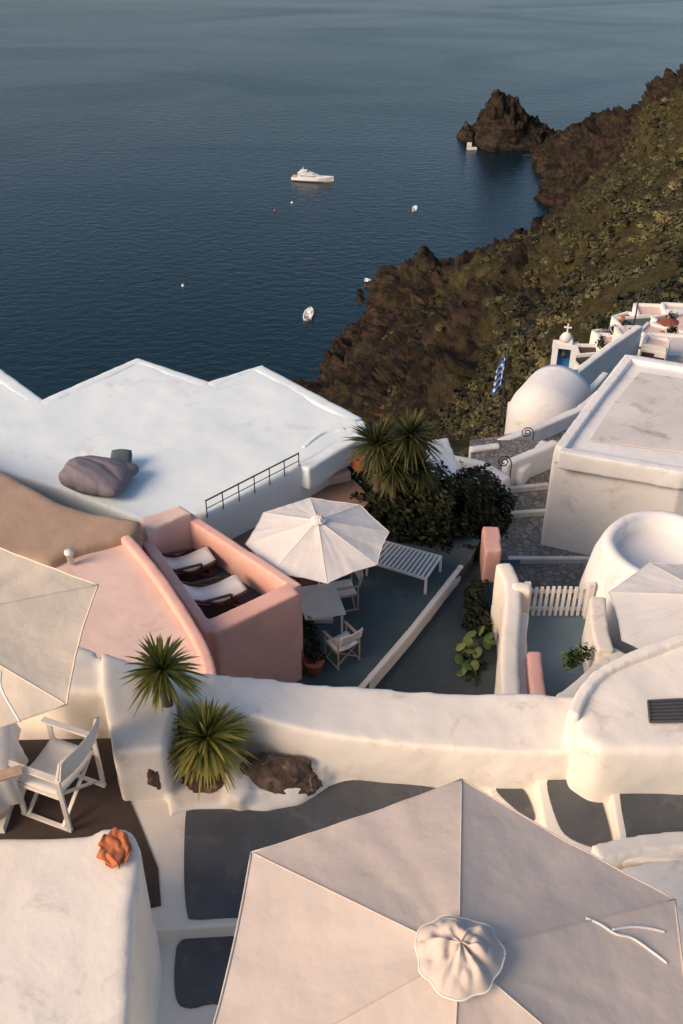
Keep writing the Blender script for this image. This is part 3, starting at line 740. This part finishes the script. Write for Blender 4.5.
def lounger(c,rot,s=1):
    e=empty('deck_chair'); Mt=Matrix.Translation(c)@Matrix.Rotation(rot,4,'Z')@Matrix.Scale(s,4); T=lambda *p:Mt@Vector(p)
    bm=bmesh.new()
    for x in(-.29,.29):
        add_beam(bm,T(x,-.55,.62),T(x,.5,.05),.045); add_beam(bm,T(x,-.45,.02),T(x,.6,.36),.045); add_beam(bm,T(x,-.3,.46),T(x,.3,.42),.06,.025)
        add_beam(bm,T(x,.3,.0),T(x,.3,.42),.04)
    for p in((-.55,.62),(.5,.06),(.6,.36),(-.45,.03)): add_beam(bm,T(-.29,*p),T(.29,*p),.045)
    from_bm('frame',bm,DWOOD,e)
    vs=[];fs=[]
    pr=crom([Vector((0,-.56,.65)),Vector((0,-.25,.40)),Vector((0,.1,.30)),Vector((0,.62,.38))],5)
    for q in pr:
        for x in(-.25,.25): vs.append(T(x,q.y,q.z))
    for i in range(len(pr)-1): fs.append((2*i,2*i+1,2*i+3,2*i+2))
    o=mk('canvas_sling',vs,fs,CLOTH,e,True); m=o.modifiers.new('s','SOLIDIFY'); m.thickness=.06; m.offset=0
lounger(W(184,577,-4.5),R(-62)); lounger(W(212,608,-4.5),R(-62),1.05)
pt=empty('terracotta_terrace')
prism('floor',[(196,530),(205,512),(300,466),(345,470),(372,500),(300,560),(270,560)],-5.0,-9,M('clay_floor',(.30,.18,.13),(.22,.135,.10),1.5,.8,.4,15,.01),pt)
soft(wall('low_wall',[(215,533),(300,480),(350,470)],-4.75,.2,-6,PPK,pt),.04,3,.02,.4)
for u,v,mt,s in((238,508,TERRA,.2),(247,504,TEALC,.14),(201,515,TEALC,.2),(256,500,TERRA,.12),(360,470,TERRA,.2)):
    c=W(u,v,-4.7); lathe('glazed_pot',[(0,0),(s*.7,0),(s*1.1,s*.7),(s*.8,s*1.5),(s*.95,s*1.65),(s*.7,s*1.6),(0,s*1.2)],c,mt,None,20)
# ------------------------------------------------------------------ courtyard at right
cy=empty('courtyard')
prism('floor',[(505,600),(600,598),(620,720),(500,740)],-5.5,-10,BL,cy)
for P_,z,th_,m_ in (([(503,562),(512,582),(513,610),(510,650),(512,720)],-4.6,.34,WH),([(512,584),(532,586)],-4.55,.26,WH),
   ([(524,612),(522,640),(524,700)],-4.9,.2,WH),([(598,596),(600,625),(606,650)],-4.4,.32,WH),([(560,700),(575,690),(620,650)],-4.5,.3,WH)):
    soft(wall('courtyard_wall',P_,z,th_,-9,m_,None,4),.045,6,.03,.5)
soft(wall('pink_wall',[(534,650),(538,690),(545,720)],-4.7,.28,-6,PK,None,3),.045,5,.02,.5)
soft(prism('pink_pillar',[(482,526),(500,526),(502,550),(485,552)],-5.4,-10,PK),.05,4,.03,.5)
g=empty('picket_gate'); bm=bmesh.new(); a=W(531,588,-4.72); b2=W(588,588,-4.72)
for i in range(11):
    p=a.lerp(b2,i/10); add_beam(bm,Vector((p.x,p.y,-5.45)),p+Vector((0,0,.04*math.sin(math.pi*i/10))),.06,.03,Vector((0,1,0)))
for h in(-.12,-.58): add_beam(bm,a+Vector((0,.04,h)),b2+Vector((0,.04,h)),.03,.08)
add_beam(bm,a+Vector((-.07,0,.12)),Vector((a.x-.07,a.y,-5.5)),.12); add_beam(bm,b2+Vector((.07,0,.12)),Vector((b2.x+.07,b2.y,-5.5)),.12)
from_bm('pickets',bm,WPAINT,g)
c=W(668,545,-3.9)
o=lathe('round_plaster_turret',[(1.7,-5),(1.55,-1.5),(1.38,-.5),(1.28,-.10),(1.22,-.02),(1.16,0),(1.08,0),(1.02,-.05),(.99,-.35),(0,-.38)],c,WHC,None,64,.05)
m,nt,b,out=nodes('cobblestone'); co=coord(nt)
vo=nt.nodes.new('ShaderNodeTexVoronoi'); vo.feature='DISTANCE_TO_EDGE'; vo.inputs['Scale'].default_value=4.5; vo.inputs['Randomness'].default_value=.9
nt.links.new(co,vo.inputs['Vector'])
v2=nt.nodes.new('ShaderNodeTexVoronoi'); v2.inputs['Scale'].default_value=4.5; v2.inputs['Randomness'].default_value=.9; nt.links.new(co,v2.inputs['Vector'])
sp=nt.nodes.new('ShaderNodeSeparateColor'); nt.links.new(v2.outputs['Color'],sp.inputs[0])
stc=ramp(nt,sp.outputs[0],[(0,(.12,.105,.095)),(.5,(.19,.17,.155)),(1,(.28,.25,.23))])
stc=mixc(nt,ramp(nt,nz(nt,co,1.2,5,.6),[(.4,0.),(.7,.6)]),stc,(.30,.27,.245))
nt.links.new(mixc(nt,ramp(nt,vo.outputs['Distance'],[(.02,0.),(.08,1.)]),(.10,.09,.08),stc),b.inputs['Base Color'])
bump(nt,b,ramp(nt,vo.outputs['Distance'],[(0.,0.),(.15,1.)]),.6,.04); b.inputs['Roughness'].default_value=.85
COB=m
prism('cobbled_path',[(470,440),(580,440),(700,545),(700,620),(480,620),(480,560)],-9.5,-13,COB)
for q0,q1 in (((508,560),(600,560)),((505,515),(548,512)),((506,490),(548,486))):
    a=W(*q0,-9.42);b2=W(*q1,-9.42); bm=bmesh.new(); add_beam(bm,a,b2,.16,.2); bevel(from_bm('path_step',bm,CON),.03)
rb=empty('white_block_house')
o=prism('walls',[(553,449),(592,396),(625,353),(760,375),(800,470),(683,474)],-6.2,-12,WHC,rb); soft(o,.07,3,.05,1.2)
sheet('roof_screed',[(590,440),(612,405),(640,372),(740,388),(770,450),(683,452)],-6.13,CON,rb,0,.03)
for seg in ([(560,447),(596,398),(629,357)],[(629,357),(760,378)],[(560,449),(683,470),(790,468)]):
    o=wall('parapet',seg,-6.05,.3,-6.6,WHC,rb); soft(o,.05,3,.03,.6)
def cottage(name,pts,zt,zb,mat=WHC,voxel=.07):
    e=empty(name); o=prism('walls',pts,zt,zb,mat,e); soft(o,voxel,4,.04,1.); return e
cottage('white_cottage',[(426,440),(448,437),(456,458),(462,474),(434,478)],-7.2,-12)
wallsegs=[([(430,474),(470,470),(506,492)],-8.2,.3),([(448,455),(482,462),(508,478)],-8.6,.3),([(470,448),(500,444)],-9.4,.3),
 ([(500,440),(540,425),(580,408),(612,382)],-10.6,.35),([(505,462),(545,446),(556,440)],-8.6,.3),([(520,470),(545,440)],-8.9,.3),([(575,372),(610,345),(640,325)],-15.5,.4),
 ([(580,400),(606,372)],-12,.3)]
for s_,z,t_ in wallsegs: soft(wall('whitewashed_wall',s_,z,t_,z-3.2,WHC),.06,4,.04,.7)
prism('upper_path',[(470,440),(500,436),(560,420),(620,380),(640,400),(590,450),(500,470)],-11.2,-16,COB)
for u,v,z in((503,470,-8.5),(526,440,-9.6)):
    e=empty('iron_scroll'); c=W(u,v,z)
    P=[c+Vector((.22*(1-t/26)*math.cos(t*.55),0,.3+.22*(1-t/26)*math.sin(t*.55))) for t in range(22)]
    tube('scroll',P,.02,METAL,e); tube('post',[c+Vector((.24,0,-.8)),c+Vector((.24,0,.3))],.02,METAL,e)
# chapel
ch=empty('chapel')
def chapel(c,rad,L,rot,zb):
    Mt=Matrix.Translation(c)@Matrix.Rotation(rot,4,'Z'); vs=[];fs=[];K=25
    secs=[(-L/2,1)]+[(-L/2+(L)*i/6,1) for i in range(1,7)]+[(L/2+rad*math.sin(a),math.cos(a)) for a in [math.pi/2*i/6 for i in range(1,7)]]
    for y,s in secs:
        s=max(s,.02)
        ring=[(-rad*s,y,zb)]+[(-rad*s*math.cos(math.pi*k/(K-1)),y,rad*s*math.sin(math.pi*k/(K-1))*1.0) for k in range(K)]+[(rad*s,y,zb)]
        vs+=[Mt@Vector(p) for p in ring]
    m_=K+2
    for j in range(len(secs)-1):
        for k in range(m_-1): fs.append((j*m_+k,j*m_+k+1,(j+1)*m_+k+1,(j+1)*m_+k))
    fs.append(tuple(range(m_))[::-1]); mk('vaulted_nave',vs,fs,WHC,ch,False)
    o=ch.children[0]; 
    for p in o.data.polygons: p.use_smooth=len(p.vertices)==4
    bm=bmesh.new(); add_box(bm,(0,-L/2-.004,-1.3),(.8,.06,1.9),Mt); from_bm('door',bm,BLUE,ch)
c=WD(551,406,37); chapel(c,1.5,1.9,R(150),-5)
prism('chapel_forecourt',[(508,402),(535,393),(580,404),(560,425),(522,430)],-12.6,-17,WHC)
be=empty('bell_tower'); c=WD(563,362,41); bm=bmesh.new()
Mt=Matrix.Translation(c)@Matrix.Rotation(R(-15),4,'Z')
for x in(-.42,.42): add_box(bm,(x,0,.1),(.26,.4,1.3),Mt)
add_box(bm,(0,0,.85),(1.15,.42,.22),Mt); add_box(bm,(0,0,-2.1),(1.5,.6,3.3),Mt); add_box(bm,(0,0,1.05),(.6,.35,.3),Mt)
from_bm('tower',bm,WHC,be)
bm=bmesh.new(); bmesh.ops.create_uvsphere(bm,u_segments=16,v_segments=10,radius=.26,matrix=Mt@Matrix.Translation((0,0,1.22))); from_bm('cap_dome',bm,WHC,be,True)
bm=bmesh.new(); add_beam(bm,Mt@Vector((0,0,1.4)),Mt@Vector((0,0,1.9)),.06); add_beam(bm,Mt@Vector((-.17,0,1.72)),Mt@Vector((.17,0,1.72)),.06); from_bm('cross',bm,WHC,be)
bm=bmesh.new(); add_box(bm,(0,.22,.1),(.62,.06,1.2),Mt); from_bm('blue_shutter',bm,BLUE,be)
lathe('bell',[(0,.3),(.1,.28),(.14,.1),(.2,0),(0,.02)],Mt@Vector((0,0,.3)),METAL,be,14)
# flag
fl=empty('greek_flag'); c=WD(498,440,33); top=WD(508,348,33)
tube('pole',[Vector((top.x,33,c.z-3)),Vector((top.x,33,top.z))],.04,METAL,fl,8)
m,nt,b,out=nodes('flag_cloth')
uvn=nt.nodes.new('ShaderNodeAttribute'); uvn.attribute_name='fuv'
sp=nt.nodes.new('ShaderNodeSeparateXYZ'); nt.links.new(uvn.outputs['Vector'],sp.inputs[0])
def mth(op,a,b_=None):
    n=nt.nodes.new('ShaderNodeMath'); n.operation=op
    for i,s in enumerate((a,b_)):
        if s is None: continue
        if isinstance(s,(int,float)): n.inputs[i].default_value=s
        else: nt.links.new(s,n.inputs[i])
    return n.outputs[0]
u_=sp.outputs[0]; v_=sp.outputs[1]
stripe=mth('LESS_THAN',mth('FRACT',mth('MULTIPLY',v_,4.5)),.5)
canton=mth('MULTIPLY',mth('LESS_THAN',u_,.37),mth('GREATER_THAN',v_,.445))
cross=mth('MAXIMUM',mth('LESS_THAN',mth('ABSOLUTE',mth('SUBTRACT',u_,.185)),.037),mth('LESS_THAN',mth('ABSOLUTE',mth('SUBTRACT',v_,.722)),.055))
blue=mixc(nt,stripe,(.75,.76,.78),(.02,.12,.42)); cn=mixc(nt,cross,(.02,.12,.42),(.75,.76,.78))
nt.links.new(mixc(nt,canton,blue,cn),b.inputs['Base Color'])
vs=[];fu=[];fs=[];n=18;k=12
for i in range(n+1):
    for j in range(k+1):
        s=i/n;t=j/k; x=-s*.34-.05*math.sin(s*9+t*2); y=.10*math.sin(s*14+t); z=-1.15+t*1.15-s*.55
        vs.append(Vector((top.x-.04+x,33+y,top.z-.3+z))); fu.append((s,t,0))
for i in range(n):
    for j in range(k): fs.append((i*(k+1)+j,(i+1)*(k+1)+j,(i+1)*(k+1)+j+1,i*(k+1)+j+1))
o=mk('flag',vs,fs,m,fl,True); a=o.data.attributes.new('fuv','FLOAT_VECTOR','POINT'); a.data.foreach_set('vector',[x for q in fu for x in q])
# hillside houses at right
rd=random.Random(12)
hs=[(600,356,58,3,2.2),(622,347,58,3,2.2),(640,326,62,3,2.2),(662,337,58,3,2.),(650,350,55,3.2,2),(680,322,62,3.2,2.4),(676,347,54,3,2.0),(612,336,64,2.2,1.6),(695,330,60,5,3),(590,364,52,2.,1.4),(630,334,56,1.6,1.2),(656,344,52,1.5,1.),(652,312,66,2.4,1.8),(676,309,66,2.,2.0),(628,320,66,1.8,1.3)]
for u,v,D,wd,h in hs:
    e=empty('hillside_house'); c=WD(u,v,D); Mt=Matrix.Translation(c)@Matrix.Rotation(rd.uniform(-.6,.6),4,'Z')
    bm=bmesh.new(); d=wd*rd.uniform(.7,1.1)
    add_box(bm,(0,0,-h/2-1),(wd,d,h+2),Mt); o=from_bm('walls',bm,WHC,e); bevel(o,.12,3)
    bm=bmesh.new()
    hw,hd=wd/2-.1,d/2-.1
    for a_,b_ in(((-hw,-hd),(hw,-hd)),((hw,-hd),(hw,hd)),((hw,hd),(-hw,hd)),((-hw,hd),(-hw,-hd))):
        add_beam(bm,Mt@Vector((*a_,.08)),Mt@Vector((*b_,.08)),.18,.22)
    from_bm('parapet',bm,WHC,e)
    bm=bmesh.new(); add_beam(bm,Mt@Vector((-hw+.1,0,.01)),Mt@Vector((hw-.1,0,.01)),d-.4,.02); from_bm('roof_floor',bm,rd.choice([CON,TF,BF,PPK]),e)
    bm=bmesh.new(); add_box(bm,(-wd*.2,-d/2-.01,-1.1),(.7,.06,1.7),Mt); from_bm('door',bm,rd.choice([BLUE,DARK,DWOOD]),e)
    bm=bmesh.new(); add_box(bm,(wd*.22,-d/2-.01,-.8),(.6,.06,.7),Mt); from_bm('window',bm,DARK,e)
for k in range(9):
    u=rd.uniform(600,683); v=rd.uniform(318,356); c=WD(u,v,57); leafcloud('potted_shrub',[((c.x,c.y,c.z+.1),(.4,.4,.4))],260,.10,seed=40+k)
for k in range(7):
    u=rd.uniform(605,683); v=rd.uniform(318,352); c=WD(u,v,56); s=rd.uniform(.10,.16); lathe('terracotta_pot',[(0,-.1),(s,0),(s*1.3,s*2),(s,s*2.2),(0,s*2)],c,TERRA,None,12)
c=WD(668,322,56); umbrella((c.x,c.y),.7,c.z,.3,0,c.z-2.2,M('rust_canvas',(.25,.08,.06),None,3,.9),8,name='cafe_umbrella')
c=WD(640,292,60); tube('lamp_post',[c+Vector((0,0,-3.6)),c],.05,METAL)
